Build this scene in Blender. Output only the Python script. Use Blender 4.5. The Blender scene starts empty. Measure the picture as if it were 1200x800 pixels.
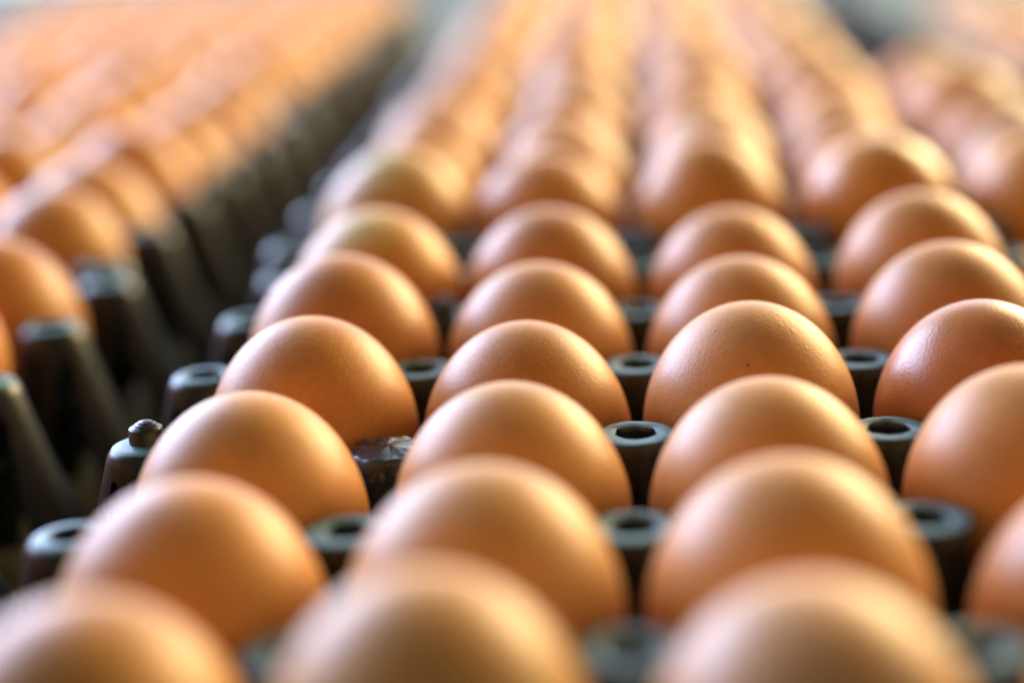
import bpy, bmesh, math, random
from mathutils import Vector, Matrix, noise

# ------------------------------------------------------------------ camera
S = bpy.context.scene
COL = S.collection
PITCH = 0.048                 # spacing of the egg cells
ZT = 0.110                    # height of the upper tray's post tops above the ground
cam_d = bpy.data.cameras.new('camera')
cam = bpy.data.objects.new('camera', cam_d)
COL.objects.link(cam)
CR = Vector((0.9960845, 0.0734210, -0.0492439))
CU = Vector((0.0278186, 0.2684152, 0.9629015))
CW = Vector((-0.0839150, 0.9605012, -0.2653218))
CPOS = Vector((2.12336 * PITCH, -3.88548 * PITCH, 2.29562 * PITCH + ZT))
cam.matrix_world = Matrix(((CR.x, CU.x, -CW.x, CPOS.x), (CR.y, CU.y, -CW.y, CPOS.y),
                           (CR.z, CU.z, -CW.z, CPOS.z), (0, 0, 0, 1)))
FPX = 2114.29
cam_d.sensor_fit = 'HORIZONTAL'
cam_d.sensor_width = 36.0
cam_d.lens = 36.0 * FPX / 1200.0
cam_d.clip_start = 0.01
cam_d.clip_end = 100.0
cam_d.dof.use_dof = True
cam_d.dof.focus_distance = 7.37 * PITCH
cam_d.dof.aperture_fstop = 3.4
S.camera = cam

# ------------------------------------------------------------------ light
world = bpy.data.worlds.new('World')
S.world = world
world.use_nodes = True
wb = world.node_tree.nodes['Background']
wb.inputs['Color'].default_value = (1.0, 0.80, 0.58, 1)
wb.inputs['Strength'].default_value = 0.20

def area(name, loc, target, sx, sy, power, color):
    l = bpy.data.lights.new(name, 'AREA')
    l.shape = 'RECTANGLE'; l.size = sx; l.size_y = sy
    l.energy = power; l.color = color
    o = bpy.data.objects.new(name, l)
    COL.objects.link(o)
    o.location = loc
    o.rotation_euler = (Vector(target) - Vector(loc)).to_track_quat('-Z', 'Y').to_euler()
    return o
AIM = (0.1, 0.25, 0.1)
area('daylight_opening', (-1.3, 1.35, 0.85), AIM, 1.6, 1.1, 100.0, (0.52, 0.63, 1.0))
area('warm_lamp', (1.45, 1.95, 0.95), AIM, 1.4, 1.0, 110.0, (1.0, 0.75, 0.33))

S.view_settings.view_transform = 'Standard'
S.view_settings.look = 'None'
S.view_settings.gamma = 1.0
S.view_settings.exposure = 0.0
S.view_settings.use_curve_mapping = False
S.cycles.use_denoising = True

# ------------------------------------------------------------------ materials
def mat(name):
    m = bpy.data.materials.new(name)
    m.use_nodes = True
    nt = m.node_tree
    return m, nt, nt.nodes['Principled BSDF']

def N(nt, kind, **kw):
    n = nt.nodes.new(kind)
    for k, v in kw.items():
        if k in n.inputs.keys():
            n.inputs[k].default_value = v
        else:
            setattr(n, k, v)
    return n

def math_node(nt, op, a, b=None, clamp=False):
    n = nt.nodes.new('ShaderNodeMath'); n.operation = op; n.use_clamp = clamp
    for i, v in enumerate((a, b)):
        if v is None: continue
        if isinstance(v, (int, float)): n.inputs[i].default_value = v
        else: nt.links.new(v, n.inputs[i])
    return n.outputs[0]

def mix_col(nt, fac, a, b, blend='MIX'):
    n = nt.nodes.new('ShaderNodeMix'); n.data_type = 'RGBA'; n.blend_type = blend
    for sock, v in ((n.inputs[0], fac), (n.inputs[6], a), (n.inputs[7], b)):
        if isinstance(v, (int, float)): sock.default_value = v
        elif isinstance(v, tuple): sock.default_value = v
        else: nt.links.new(v, sock)
    return n.outputs[2]

def make_egg_material():
    m, nt, b = mat('egg_shell')
    L = nt.links.new
    tc = nt.nodes.new('ShaderNodeTexCoord')
    oi = nt.nodes.new('ShaderNodeObjectInfo')
    off = N(nt, 'ShaderNodeVectorMath', operation='SCALE')
    comb = nt.nodes.new('ShaderNodeCombineXYZ')
    for i in range(3): L(oi.outputs['Random'], comb.inputs[i])
    L(comb.outputs[0], off.inputs[0]); off.inputs['Scale'].default_value = 7.3
    add = N(nt, 'ShaderNodeVectorMath', operation='ADD')
    L(tc.outputs['Object'], add.inputs[0]); L(off.outputs[0], add.inputs[1])
    v = add.outputs[0]
    # broad uneven pigment
    n1 = N(nt, 'ShaderNodeTexNoise', Scale=55.0, Detail=4.0, Roughness=0.6); L(v, n1.inputs['Vector'])
    n2 = N(nt, 'ShaderNodeTexNoise', Scale=620.0, Detail=3.0, Roughness=0.6); L(v, n2.inputs['Vector'])
    r1 = N(nt, 'ShaderNodeMapRange'); L(n1.outputs[0], r1.inputs[0])
    r1.inputs[1].default_value = 0.3; r1.inputs[2].default_value = 0.7
    r1.inputs[3].default_value = 0.84; r1.inputs[4].default_value = 1.12
    r2 = N(nt, 'ShaderNodeMapRange'); L(n2.outputs[0], r2.inputs[0])
    r2.inputs[1].default_value = 0.3; r2.inputs[2].default_value = 0.7
    r2.inputs[3].default_value = 0.93; r2.inputs[4].default_value = 1.06
    val = math_node(nt, 'MULTIPLY', r1.outputs[0], r2.outputs[0])
    vc = nt.nodes.new('ShaderNodeCombineColor')
    for i in range(3): L(val, vc.inputs[i])
    base = mix_col(nt, 1.0, oi.outputs['Color'], vc.outputs[0], 'MULTIPLY')
    at = nt.nodes.new('ShaderNodeAttribute'); at.attribute_type = 'OBJECT'; at.attribute_name = 'patch'
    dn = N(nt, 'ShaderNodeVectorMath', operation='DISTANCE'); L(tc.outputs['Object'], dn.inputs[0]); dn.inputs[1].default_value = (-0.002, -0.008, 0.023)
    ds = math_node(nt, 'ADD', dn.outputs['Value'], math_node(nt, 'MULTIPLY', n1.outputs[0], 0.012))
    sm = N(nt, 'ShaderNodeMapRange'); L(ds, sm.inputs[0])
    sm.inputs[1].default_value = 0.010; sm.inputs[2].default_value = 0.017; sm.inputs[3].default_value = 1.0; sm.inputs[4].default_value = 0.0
    base = mix_col(nt, math_node(nt, 'MULTIPLY', sm.outputs[0], at.outputs['Fac']), base, (0.85, 0.72, 0.28, 1))  # pale yellow patch near the top, its edge broken up by noise
    # pores: fine darker pin points, clustered
    vo = N(nt, 'ShaderNodeTexVoronoi', Scale=900.0); L(v, vo.inputs['Vector'])
    n3 = N(nt, 'ShaderNodeTexNoise', Scale=90.0, Detail=2.0); L(v, n3.inputs['Vector'])
    pore = math_node(nt, 'LESS_THAN', vo.outputs['Distance'], 0.22)
    gate = math_node(nt, 'GREATER_THAN', n3.outputs[0], 0.54)
    pf = math_node(nt, 'MULTIPLY', math_node(nt, 'MULTIPLY', pore, gate), oi.outputs['Alpha'])
    pf = math_node(nt, 'MULTIPLY', pf, 0.35)
    base = mix_col(nt, pf, base, (0.16, 0.055, 0.02, 1))
    # a few larger specks
    vs = N(nt, 'ShaderNodeTexVoronoi', Scale=150.0); L(v, vs.inputs['Vector'])
    cs = nt.nodes.new('ShaderNodeSeparateColor'); L(vs.outputs['Color'], cs.inputs[0])
    sp = math_node(nt, 'LESS_THAN', vs.outputs['Distance'], 0.085)
    sg = math_node(nt, 'GREATER_THAN', cs.outputs[0], 0.93)
    sf = math_node(nt, 'MULTIPLY', math_node(nt, 'MULTIPLY', sp, sg), oi.outputs['Alpha'])
    base = mix_col(nt, math_node(nt, 'MULTIPLY', sf, 0.85), base, (0.05, 0.02, 0.012, 1))
    L(base, b.inputs['Base Color'])
    b.inputs['Roughness'].default_value = 0.42
    b.inputs['Specular IOR Level'].default_value = 0.42
    b.inputs['Sheen Weight'].default_value = 0.05
    b.inputs['Sheen Roughness'].default_value = 0.45
    b.inputs['Subsurface Weight'].default_value = 0.12
    b.inputs['Subsurface Radius'].default_value = (1.0, 0.45, 0.2)
    b.inputs['Subsurface Scale'].default_value = 0.002
    rr = N(nt, 'ShaderNodeMapRange'); L(n1.outputs[0], rr.inputs[0])
    rr.inputs[3].default_value = 0.37; rr.inputs[4].default_value = 0.53
    ag = nt.nodes.new('ShaderNodeAttribute'); ag.attribute_type = 'OBJECT'; ag.attribute_name = 'gloss'
    L(math_node(nt, 'SUBTRACT', rr.outputs[0], math_node(nt, 'MULTIPLY', ag.outputs['Fac'], 0.12)), b.inputs['Roughness'])
    # shell relief: soft orange-peel plus fine grain and pimples
    n4 = N(nt, 'ShaderNodeTexNoise', Scale=1500.0, Detail=2.0, Roughness=0.55); L(v, n4.inputs['Vector'])
    vp = N(nt, 'ShaderNodeTexVoronoi', Scale=420.0); L(v, vp.inputs['Vector'])
    cp = nt.nodes.new('ShaderNodeSeparateColor'); L(vp.outputs['Color'], cp.inputs[0])
    pim = math_node(nt, 'SUBTRACT', 0.3, vp.outputs['Distance'], True)
    pim = math_node(nt, 'MULTIPLY', pim, math_node(nt, 'GREATER_THAN', cp.outputs[0], 0.90))
    hgt = math_node(nt, 'ADD', n4.outputs[0], math_node(nt, 'MULTIPLY', pim, 2.5))
    hgt = math_node(nt, 'SUBTRACT', hgt, math_node(nt, 'MULTIPLY', pf, 0.8))
    bm_ = N(nt, 'ShaderNodeBump', Strength=0.38, Distance=0.00016); L(hgt, bm_.inputs['Height'])
    L(bm_.outputs[0], b.inputs['Normal'])
    return m
M_EGG = make_egg_material()

def make_plastic(name, col, rough0, rough1, dust, grime):
    m, nt, b = mat(name)
    L = nt.links.new
    tc = nt.nodes.new('ShaderNodeTexCoord'); geo = nt.nodes.new('ShaderNodeNewGeometry')
    n1 = N(nt, 'ShaderNodeTexNoise', Scale=120.0, Detail=5.0, Roughness=0.65); L(geo.outputs['Position'], n1.inputs['Vector'])
    n2 = N(nt, 'ShaderNodeTexNoise', Scale=700.0, Detail=3.0, Roughness=0.6); L(geo.outputs['Position'], n2.inputs['Vector'])
    f = N(nt, 'ShaderNodeMapRange'); L(n1.outputs[0], f.inputs[0])
    f.inputs[1].default_value = 0.45; f.inputs[2].default_value = 0.8
    f.inputs[3].default_value = 0.0; f.inputs[4].default_value = dust
    c = mix_col(nt, f.outputs[0], col, (0.10, 0.15, 0.165, 1))
    g = N(nt, 'ShaderNodeMapRange'); L(n2.outputs[0], g.inputs[0])
    g.inputs[1].default_value = 0.60; g.inputs[2].default_value = 0.70
    g.inputs[3].default_value = 0.0; g.inputs[4].default_value = grime
    c = mix_col(nt, g.outputs[0], c, (0.24, 0.27, 0.30, 1))
    L(c, b.inputs['Base Color'])
    r = N(nt, 'ShaderNodeMapRange'); L(n1.outputs[0], r.inputs[0])
    r.inputs[3].default_value = rough0; r.inputs[4].default_value = rough1
    L(r.outputs[0], b.inputs['Roughness'])
    b.inputs['Specular IOR Level'].default_value = 0.55
    bp = N(nt, 'ShaderNodeBump', Strength=0.12, Distance=0.0002); L(n2.outputs[0], bp.inputs['Height'])
    L(bp.outputs[0], b.inputs['Normal'])
    return m
M_PLASTIC = make_plastic('tray_plastic', (0.006, 0.014, 0.018, 1), 0.28, 0.46, 0.10, 0.06)
M_RIM = make_plastic('lit_rim_plastic', (0.085, 0.215, 0.228, 1), 0.38, 0.55, 0.25, 0.15)  # paler copy of the tray plastic, with light on the rims painted in
M_GRIMY = make_plastic('grimy_plastic', (0.02, 0.035, 0.06, 1), 0.10, 0.45, 0.35, 0.7)

def make_ground():
    m, nt, b = mat('ground_concrete')
    L = nt.links.new
    geo = nt.nodes.new('ShaderNodeNewGeometry')
    n1 = N(nt, 'ShaderNodeTexNoise', Scale=9.0, Detail=8.0, Roughness=0.65); L(geo.outputs['Position'], n1.inputs['Vector'])
    c = mix_col(nt, n1.outputs[0], (0.04, 0.062, 0.058, 1), (0.09, 0.13, 0.122, 1))
    L(c, b.inputs['Base Color'])
    b.inputs['Roughness'].default_value = 0.7
    bp = N(nt, 'ShaderNodeBump', Strength=0.4, Distance=0.002); L(n1.outputs[0], bp.inputs['Height'])
    L(bp.outputs[0], b.inputs['Normal'])
    return m
M_GROUND = make_ground()

def make_sky_mat():
    m = bpy.data.materials.new('bright_sky'); m.use_nodes = True
    nt = m.node_tree; nt.nodes.clear()
    e = nt.nodes.new('ShaderNodeEmission'); o = nt.nodes.new('ShaderNodeOutputMaterial')
    e.inputs['Color'].default_value = (0.76, 0.86, 1.0, 1)
    e.inputs['Strength'].default_value = 3.2
    nt.links.new(e.outputs[0], o.inputs[0])
    return m
M_SKY = make_sky_mat()

# ------------------------------------------------------------------ helpers
def link(name, mesh, parent=None):
    o = bpy.data.objects.new(name, mesh)
    COL.objects.link(o)
    if parent is not None: o.parent = parent
    return o

def mesh_from_bm(name, bm, m, smooth=True):
    me = bpy.data.meshes.new(name)
    bmesh.ops.recalc_face_normals(bm, faces=bm.faces[:])
    bm.to_mesh(me); bm.free()
    for p in me.polygons: p.use_smooth = smooth
    me.materials.append(m)
    return me

def lathe(bm, prof, seg, warp=None, close_ends=(False, False)):
    rings = []
    for r, z in prof:
        ring = []
        for i in range(seg):
            a = 2 * math.pi * i / seg
            rr = r if warp is None else warp(r, z, a)
            ring.append(bm.verts.new((rr * math.cos(a), rr * math.sin(a), z)))
        rings.append(ring)
    for q in range(len(rings) - 1):
        for i in range(seg):
            j = (i + 1) % seg
            bm.faces.new((rings[q][i], rings[q][j], rings[q + 1][j], rings[q + 1][i]))
    if close_ends[0]: bm.faces.new(rings[0])
    if close_ends[1]: bm.faces.new(rings[-1])
    return rings

# ------------------------------------------------------------------ setting
bm = bmesh.new()
n = 24
for i in range(n + 1):
    for j in range(n + 1):
        x = -8 + 16 * i / n; y = -4 + 12 * j / n
        bm.verts.new((x, y, -0.003 * (1 + noise.noise((x * 2, y * 2, 0)))))
bm.verts.ensure_lookup_table()
for i in range(n):
    for j in range(n):
        k = i * (n + 1) + j
        bm.faces.new((bm.verts[k], bm.verts[k + n + 1], bm.verts[k + n + 2], bm.verts[k + 1]))
o = link('ground', mesh_from_bm('ground', bm, M_GROUND))
o['kind'] = 'structure'

bm = bmesh.new()                                   # overexposed daylight behind the trays: a curved backdrop
pts = []
for i in range(25):
    a = math.radians(45 + 100 * i / 24)
    for z in (0.0, 2.4):
        pts.append(bm.verts.new((4.2 * math.cos(a), 4.2 * math.sin(a), z)))
for i in range(24):
    bm.faces.new((pts[2 * i], pts[2 * i + 2], pts[2 * i + 3], pts[2 * i + 1]))
o = link('sky', mesh_from_bm('sky', bm, M_SKY))
o['kind'] = 'structure'

# ------------------------------------------------------------------ tray parts
mm = 0.001
OUT = [(7.0, 0.0), (7.5, -0.15), (7.75, -0.7), (7.6, -3), (7.8, -9), (8.3, -16), (9.2, -23), (10.8, -30), (13.0, -38), (15.5, -46)]
INN = [(3.3, -20), (3.6, -10), (3.8, -1.0), (3.95, -0.25), (4.25, 0.0)]

def plain_post(name, m, ragged=0.0, seed=1, cap=False, seg=32):
    bm = bmesh.new()
    prof = ([] if cap else [(0.4, -20)] + INN) + ([(0.2, 0.5), (3.0, 0.4), (4.8, 0.1)] if cap else []) + OUT
    wr = None
    rnd = random.Random(seed)
    ph = [rnd.uniform(0, 6.28) for _ in range(4)]
    def warp(r, z, a):
        k = 1 + 0.015 * math.sin(2 * a + ph[0]) + 0.012 * math.sin(3 * a + ph[1])
        if z > -12 and r < 4.1:
            k *= 1 + 0.035 * math.sin(3 * a + ph[2]) + 0.05 * math.sin(7 * a + ph[3])
        return r * k
    lathe(bm, [(r * mm, z * mm) for r, z in prof], seg, lambda r, z, a: warp(r / mm, z / mm, a) * mm, (True, False))
    if ragged:
        for v in bm.verts:
            if v.co.z > -4 * mm:
                d = noise.noise_vector(v.co * 420 + Vector((seed, 3, 1)))
                v.co += Vector((d.x * 0.6, d.y * 0.6, d.z * 1.2 - 0.5)) * ragged * mm
    me = mesh_from_bm(name, bm, m)
    if not cap: lit_rim(me, 3.85, 7.55, -0.3)
    return me

def lit_rim(me, r0, r1, zmin):          # flat post rims get a paler teal that paints in the sky light they catch
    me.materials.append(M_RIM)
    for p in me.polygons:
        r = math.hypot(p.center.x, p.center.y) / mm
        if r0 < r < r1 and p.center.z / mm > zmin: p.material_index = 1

def edge_post(name, cap=False):
    # outer row of the tray: wider outward (+x) flare and a tall arched slot through its two side faces
    bm = bmesh.new()
    seg = 40
    def warp(r, z, a):
        c = max(0.0, math.cos(a))
        f = min(1.0, max(0.0, (-z / mm - 1.0) / 45.0))
        return r + mm * 9.0 * f * c * c
    top = [(0.3, 0.45), (3.0, 0.4), (4.6, 0.15)] if cap else [(0.4, -20)] + INN
    out = [(5.9, 0.0), (7.0, -0.5), (7.7, -1.6), (8.0, -3.2), (8.5, -9), (9.3, -16), (10.4, -23), (11.8, -30), (13.8, -38), (16.0, -46)]
    inn = [(r - 1.5, z - (1.8 if k < 3 else 0)) for k, (r, z) in enumerate(out)][::-1]
    prof = top + out + inn[:-1] + [(4.9, -2.0)]
    if not cap:
        prof += [(4.8, -21.2), (0.4, -21.2)]
    else:
        prof += [(0.3, -2.0)]
    lathe(bm, [(r * mm, z * mm) for r, z in prof], seg, warp, (True, True))
    tmp_me = mesh_from_bm(name + '_tmp', bm, M_PLASTIC)
    body = link('tmp_body', tmp_me)
    # slot cutter: arch outline in xz, leaning with the flank, through y
    outline = [(-3.0, -52), (-1.0, -40), (0.8, -28), (2.4, -17), (4.0, -9), (4.9, -5.6), (5.9, -5.9), (7.0, -9.5), (8.0, -17), (9.6, -27), (12.2, -39), (15.0, -52)]
    cb = bmesh.new()
    f = [cb.verts.new((x * mm, -30 * mm, z * mm)) for x, z in outline]
    g = [cb.verts.new((x * mm, 30 * mm, z * mm)) for x, z in outline]
    cb.faces.new(f); cb.faces.new(g[::-1])
    for i in range(len(f)):
        j = (i + 1) % len(f)
        cb.faces.new((f[i], g[i], g[j], f[j]))
    cutter = link('tmp_cut', mesh_from_bm('tmp_cut', cb, M_PLASTIC, False))
    md = body.modifiers.new('b', 'BOOLEAN'); md.operation = 'DIFFERENCE'; md.object = cutter; md.solver = 'EXACT'
    dg = bpy.context.evaluated_depsgraph_get()
    me = bpy.data.meshes.new_from_object(body.evaluated_get(dg))
    me.name = name
    bpy.data.objects.remove(body); bpy.data.objects.remove(cutter)
    for p in me.polygons: p.use_smooth = True
    try:
        me.set_sharp_from_angle(angle=math.radians(38))
    except Exception:
        pass
    lit_rim(me, 0.0 if cap else 3.9, 7.2, -0.4)
    return me

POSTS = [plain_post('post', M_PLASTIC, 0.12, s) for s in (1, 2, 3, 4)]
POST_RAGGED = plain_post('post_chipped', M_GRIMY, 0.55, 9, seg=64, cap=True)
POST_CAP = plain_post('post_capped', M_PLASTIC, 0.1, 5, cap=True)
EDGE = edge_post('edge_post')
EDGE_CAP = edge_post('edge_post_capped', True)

def egg_radius(h):                    # half width of the egg (unit: R=1) at height h in mm from the widest ring
    if h >= 0:
        t = min(1.0, h / 25.5); return math.sqrt(max(0, 1 - t ** 2.06))
    t = min(1.0, -h / 31.5); return math.sqrt(max(0, 1 - t * t)) * (1 - 0.07 * t * t)

def cup_mesh():
    bm = bmesh.new()
    prof = []
    for z in (-25, -28, -31, -34, -37, -40):
        prof.append((22.0 * egg_radius(z + 7) + 1.2 + max(0, (-34 - z)) * 0.9, z))
    prof += [(10.5, -44), (9.5, -46), (7.0, -46)]
    prof = prof + [(7.0, -44.8), (8.6, -44.8)] + [(r - 1.1, z) for r, z in prof[:6]][::-1]
    rings = lathe(bm, [(r * mm, z * mm) for r, z in prof], 28)
    for i in range(28):
        j = (i + 1) % 28
        bm.faces.new((rings[-1][i], rings[-1][j], rings[0][j], rings[0][i]))
    return mesh_from_bm('cell_cup', bm, M_PLASTIC)
CUP = cup_mesh()

def peg_mesh():
    bm = bmesh.new()
    lathe(bm, [(r * mm, z * mm) for r, z in [(3.6, -0.6), (3.5, 0.0), (3.35, 3.0), (3.25, 3.2), (2.2, 3.8), (2.15, 3.98), (1.5, 4.3), (1.45, 4.45), (0.7, 4.7), (0.2, 4.75)]], 28, None, (True, True))
    for v in bm.verts:
        if v.co.z > 3.1 * mm:
            d = noise.noise_vector(v.co * 600)
            v.co += d * 0.08 * mm
    me = mesh_from_bm('peg', bm, M_PLASTIC)
    try: me.set_sharp_from_angle(angle=math.radians(35))
    except Exception: pass
    return me
PEG = peg_mesh()

def make_tray(label, group, x0, y0, zt, special=None, ncol=5, nrow=6):
    t = bpy.data.objects.new('egg_tray', None)
    COL.objects.link(t)
    t.location = (x0 * PITCH, y0 * PITCH, zt)
    t['label'] = label; t['category'] = 'egg tray'; t['group'] = group
    special = special or {}
    rnd = random.Random(int(x0 * 31 + y0 * 17) + 5)
    for i in range(ncol + 1):
        for j in range(nrow + 1):
            sp = special.get((i, j))
            if i in (0, ncol):
                o = link('post', EDGE_CAP if sp == 'peg' else EDGE, t)
                o.rotation_euler.z = 0 if i == ncol else math.pi
            elif j in (0, nrow):
                o = link('post', EDGE, t)
                o.rotation_euler.z = math.pi / 2 if j == nrow else -math.pi / 2
            else:
                o = link('post', {'ragged': POST_RAGGED, 'peg': POST_CAP}.get(sp, POSTS[rnd.randrange(4)]), t)
                o.rotation_euler.z = rnd.choice((0, 1, 2, 3)) * math.pi / 2
            o.location = (i * PITCH, j * PITCH, rnd.uniform(-0.3, 0.3) * mm)
            if sp == 'peg':
                link('peg', PEG, o)
                o['label'] = 'closed post with a small stepped peg on top'
            if sp == 'ragged':
                o.location.z -= 1.6 * mm
                o['label'] = 'post with a chipped, grimy rim'
    for i in range(ncol):
        for j in range(nrow):
            c = link('cell_cup', CUP, t)
            c.location = ((i + .5) * PITCH, (j + .5) * PITCH, 0)
    return t

# ------------------------------------------------------------------ eggs
def speck_mesh():
    m, nt, b = mat('dark_speck')
    b.inputs['Base Color'].default_value = (0.10, 0.04, 0.02, 1); b.inputs['Roughness'].default_value = 0.6
    bm = bmesh.new()
    lathe(bm, [(0.36 * mm, -0.05 * mm), (0.30 * mm, 0.05 * mm), (0.12 * mm, 0.10 * mm)], 10, lambda r, z, a: r * (1 + 0.25 * math.sin(2 * a + 1) + 0.12 * math.sin(5 * a)), (True, True))
    return mesh_from_bm('speck', bm, m)
SPECK_MESH = speck_mesh()
def add_speck(egg, p, sc):
    q = Vector(p) * mm
    n_ = Vector((p[0] / 22 ** 2, p[1] / 22 ** 2, p[2] / 25.5 ** 2)).normalized()
    o = link('speck', SPECK_MESH, egg)
    o.rotation_mode = 'QUATERNION'
    o.rotation_quaternion = n_.to_track_quat('Z', 'Y')
    o.location = q; o.scale = (sc, sc, sc)
def egg_mesh(name, top, seg=56, rings=44, blunt=2.06):
    bm = bmesh.new()
    bot = 31.5
    prof = []
    for k in range(1, rings):
        th = math.pi * k / rings
        c = math.cos(th)
        if c >= 0: h = top * c; r = (1 - c ** blunt) ** 0.5
        else: h = bot * c; r = math.sin(th) * (1 - 0.07 * c * c)
        prof.append((22.0 * r * mm, h * mm))
    rg = lathe(bm, prof, seg)
    a = bm.verts.new((0, 0, top * mm)); b = bm.verts.new((0, 0, -bot * mm))
    for i in range(seg):
        j = (i + 1) % seg
        bm.faces.new((a, rg[0][j], rg[0][i])); bm.faces.new((b, rg[-1][i], rg[-1][j]))
    return mesh_from_bm(name, bm, M_EGG)
EGGS = [egg_mesh('egg_round', 24.8, blunt=2.0), egg_mesh('egg_mid', 25.5, blunt=1.94), egg_mesh('egg_long', 26.4, blunt=1.86)]

TONE = {'tan': (0.69, 0.345, 0.105), 'light brown': (0.665, 0.305, 0.078), 'warm brown': (0.62, 0.258, 0.056),
        'reddish brown': (0.52, 0.185, 0.043), 'orange brown': (0.70, 0.305, 0.053), 'pale peach': (0.715, 0.38, 0.145), 'cream': (0.30, 0.31, 0.17)}
ORD = ['first', 'second', 'third', 'fourth', 'fifth', 'sixth', 'seventh', 'eighth', 'ninth', 'tenth', 'eleventh', 'twelfth',
       'thirteenth', 'fourteenth', 'fifteenth', 'sixteenth', 'seventeenth', 'eighteenth', 'nineteenth',
       'twentieth', 'twenty-first', 'twenty-second', 'twenty-third', 'twenty-fourth']
GAPY = 0.45
MAINX = [0.0, -0.05, -0.12, -0.18]            # the main trays are not quite in line
RAISE = [0.0, 0.0035, 0.005, 0.005]         # and sit a little higher on the layer below
LEFT = [-0.06, -0.22, -0.48, -0.80]          # the left-hand trays veer away from the gap towards the back
def row_y(r): return r + .5 + GAPY * (r // 6)
def project(p):
    d = p - CPOS; z = d.dot(CW)
    return 600 + FPX * d.dot(CR) / z, 400 - FPX * d.dot(CU) / z, z

def put_egg(x, y, ztop, tone, label, group, rnd, dx=0, dz=0, scale=1.0, tilt=None, shape=None, speck=0.5, jitter=0.06):
    o = link('egg', EGGS[rnd.randrange(3) if shape is None else shape])
    o.location = (x * PITCH + dx * mm, y * PITCH, ztop - 7 * mm + dz * mm)
    if tilt is None: tilt = (rnd.uniform(-7, 7), rnd.uniform(-7, 7))
    o.rotation_euler = (math.radians(tilt[0]), math.radians(tilt[1]), rnd.uniform(0, 6.28))
    o.scale = (scale, scale, 1 + (scale - 1) * 0.5)
    c = TONE[tone]
    j = [1 + rnd.uniform(-jitter, jitter) for _ in range(3)]
    k = 1 + rnd.uniform(-jitter, jitter)
    o.color = (c[0] * k, c[1] * k * (0.5 + 0.5 * j[1]), c[2] * k * j[2], speck)
    o['label'] = label; o['category'] = 'egg'; o['group'] = group
    return o

OFFS = {(0, 0): (0.6, 0), (1, 0): (-1.8, 3.0), (2, 0): (-0.3, 0.4), (0, 1): (2.5, -1.1), (1, 1): (0.8, 0.2), (2, 1): (0, 0.3),
        (0, 2): (1.4, -1.6), (1, 2): (1.7, -0.8), (2, 2): (0, -1.2), (3, 1): (1.2, -4.0), (3, 2): (-2.6, -0.4), (0, 3): (4.6, 0), (1, 3): (1.2, -2.2),
        (2, 3): (-0.8, 0.3), (3, 3): (-2.1, -0.6), (0, 4): (3.4, 2.0), (1, 4): (1.0, -1.2), (2, 4): (-0.5, -1.4), (3, 4): (-1.4, 0.5),
        (0, 5): (4.1, 2.9), (1, 5): (1.0, 1.7), (2, 5): (-0.4, 0.4), (3, 5): (-0.7, 3.2)}
NEAR_TONE = {(0, 0): 'light brown', (1, 0): 'tan', (2, 0): 'pale peach', (0, 1): 'light brown', (1, 1): 'tan', (2, 1): 'light brown', (3, 1): 'warm brown',
             (0, 2): 'light brown', (1, 2): 'light brown', (2, 2): 'light brown', (3, 2): 'light brown', (0, 3): 'warm brown', (1, 3): 'warm brown',
             (2, 3): 'light brown', (3, 3): 'reddish brown', (0, 4): 'warm brown', (1, 4): 'light brown', (2, 4): 'warm brown', (3, 4): 'warm brown',
             (0, 5): 'orange brown', (1, 5): 'warm brown', (2, 5): 'warm brown', (3, 5): 'warm brown'}
NEAR_LABEL = {(0, 5): 'blurred orange brown egg with a pale yellow patch on top, beside the gap',
              (0, 6): 'yellow patched egg beside the gap, first row of the second tray',
              (0, 3): 'sharp brown egg with tiny pits, behind the peg post beside the gap',
              (1, 3): 'sharp darker brown finely speckled egg just behind the pale centre egg',
              (2, 3): 'sharp light brown egg with two dark specks, near the picture centre',
              (3, 3): 'glossy reddish brown egg with bumpy shell at the right edge, in focus'}

SPECK = {(2, 3): 0.15, (1, 3): 1.0, (0, 3): 0.8, (3, 3): 0.7}

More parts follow.
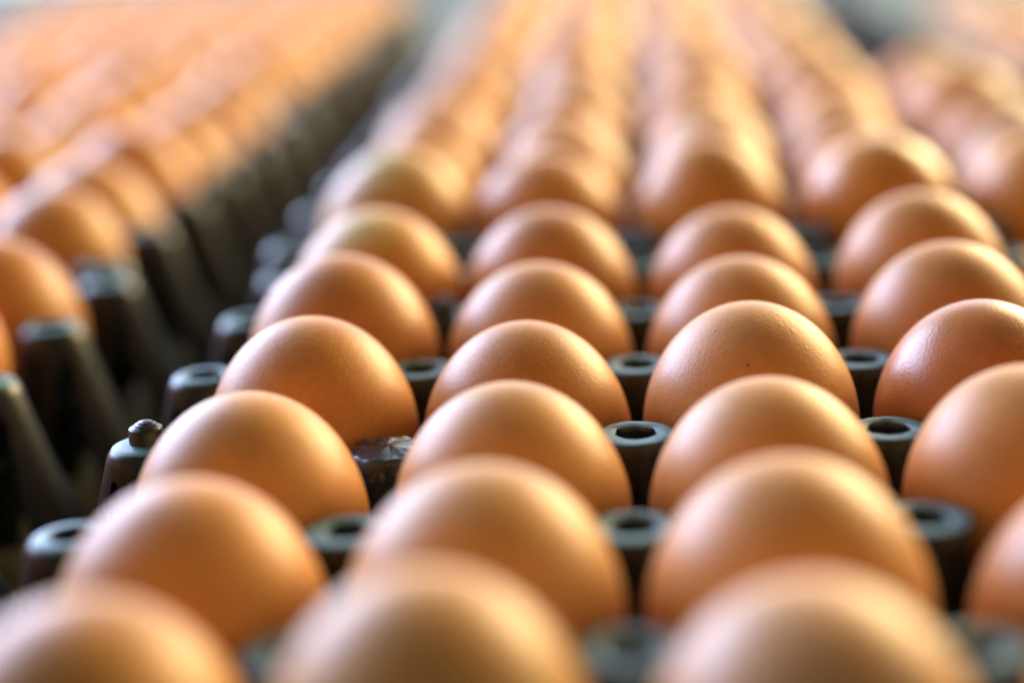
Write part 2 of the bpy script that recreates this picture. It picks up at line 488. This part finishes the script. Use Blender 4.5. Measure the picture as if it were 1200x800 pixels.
def build():
    rnd = random.Random(12)
    tones_far = ['warm brown', 'orange brown', 'light brown', 'orange brown', 'orange brown', 'tan', 'warm brown']
    # --- trays
    names = ['nearest', 'second', 'third', 'farthest']
    for k in range(4):
        y0 = k * (6 + GAPY)
        sp = {(0, 3): 'peg', (1, 3): 'ragged', (1, 5): 'peg'} if k == 0 else {(0, 3): 'peg'}
        make_tray('black plastic egg tray, %s of four right of the gap, holding brown eggs' % names[k], 'trays right of the gap', MAINX[k], y0, ZT + RAISE[k], sp)
        make_tray('black plastic egg tray, %s of four left of the gap, holding brown eggs' % names[k], 'trays left of the gap', -6 + LEFT[k], y0, ZT)
        make_tray('lower black egg tray underneath the %s tray left of the gap' % names[k], 'trays stacked underneath', -5.8 + LEFT[k], y0 + .1, ZT - 0.064)
        make_tray('lower black egg tray underneath the %s tray right of the gap' % names[k], 'trays stacked underneath', MAINX[k], y0 + .1, ZT - 0.064)
    make_tray('black plastic egg tray in the far top right corner of the picture', 'trays at the far right', 5.35, 2 * (6 + GAPY), ZT)
    make_tray('lower black egg tray underneath the far top right tray', 'trays stacked underneath', 5.35, 2 * (6 + GAPY) + .1, ZT - 0.064)
    # --- eggs right of the gap
    for r in range(24):
        for c in range(5):
            if c == 4 and r >= 12: continue
            px, py, z = project(Vector(((c + .5) * PITCH, row_y(r) * PITCH, ZT)))
            if px - FPX * .46 / z > 1250: continue
            tone = NEAR_TONE.get((c, r)) or rnd.choice(tones_far)
            dx, dz = OFFS.get((c, r), (rnd.uniform(-2.6, 2.6), rnd.uniform(-2.5, 3)))
            if r >= 6 and c == 0: dx += 2
            label = NEAR_LABEL.get((c, r)) or '%s egg, %s row from the front, %s column right of the gap' % (tone, ORD[r], ORD[c])
            near = (c, r) in OFFS
            e = put_egg(c + .5 + MAINX[r // 6], row_y(r), ZT + RAISE[r // 6], tone, label, 'eggs in the trays right of the gap', rnd, dx, dz,
                    rnd.uniform(0.985, 1.02) if near else rnd.uniform(0.97, 1.06),
                    (rnd.uniform(-3, 3), rnd.uniform(-3, 3)) if near else None, 1 if near else None, SPECK.get((c, r), 0.4), 0.045 if near else 0.09)
            if (c, r) in ((3, 3), (3, 6), (4, 7)): e['gloss'] = 1.0
            if c == 0 and r in (5, 6): e['patch'] = 0.65; e.rotation_euler.z = 0
            if (c, r) == (2, 3):
                e.rotation_euler = (0, 0, 0); e.scale = (1, 1, 1)
                add_speck(e, (-7.15, -8.07, 22.1), 0.6); add_speck(e, (-1.26, -15.99, 17.2), 0.8)
    # --- eggs left of the gap
    for c in range(5):
        seen = 0
        for r in range(24):
            p = Vector(((-1.5 - c + LEFT[r // 6]) * PITCH, row_y(r) * PITCH, ZT))
            px, py, z = project(p)
            rad = FPX * .46 / z
            if px + rad < -180: continue
            tone = rnd.choice(tones_far)
            if px + rad * .8 > 0:
                label = '%s blurred egg, %s visible one back in the %s column left of the gap' % (tone, ORD[seen], ORD[c]); seen += 1
            else:
                label = '%s egg past the left picture edge, %s column left of the gap, row %d' % (tone, ORD[c], r + 1)
            put_egg(-1.5 - c + LEFT[r // 6], row_y(r), ZT, tone, label, 'eggs in the trays left of the gap', rnd, rnd.uniform(-2.6, 2.6), rnd.uniform(-2.5, 3), rnd.uniform(0.94, 1.06))
    # --- eggs at the far right
    for c in range(2):
        for r in range(12, 18):
            tone = rnd.choice(['pale peach', 'light brown', 'orange brown'])
            put_egg(5.85 + c, row_y(r), ZT, tone, '%s blurred egg in the far right tray, %s column, %s row' % (tone, ORD[c], ORD[r - 12]),
                    'eggs in the far right tray', rnd, rnd.uniform(-1, 1), rnd.uniform(-1, 2), rnd.uniform(0.96, 1.03))
    # --- eggs of the lower layer along the gap
    k = 0
    for r in range(3, 18):
        tone = 'cream'
        put_egg(-1.3 + LEFT[r // 6], row_y(r) + .1, ZT - 0.064, tone, 'pale egg half hidden in the lower left tray, %s one back along the gap' % ORD[k],
                'eggs of the lower layer beside the gap', rnd, 0, 0, 1.0); k += 1
build()
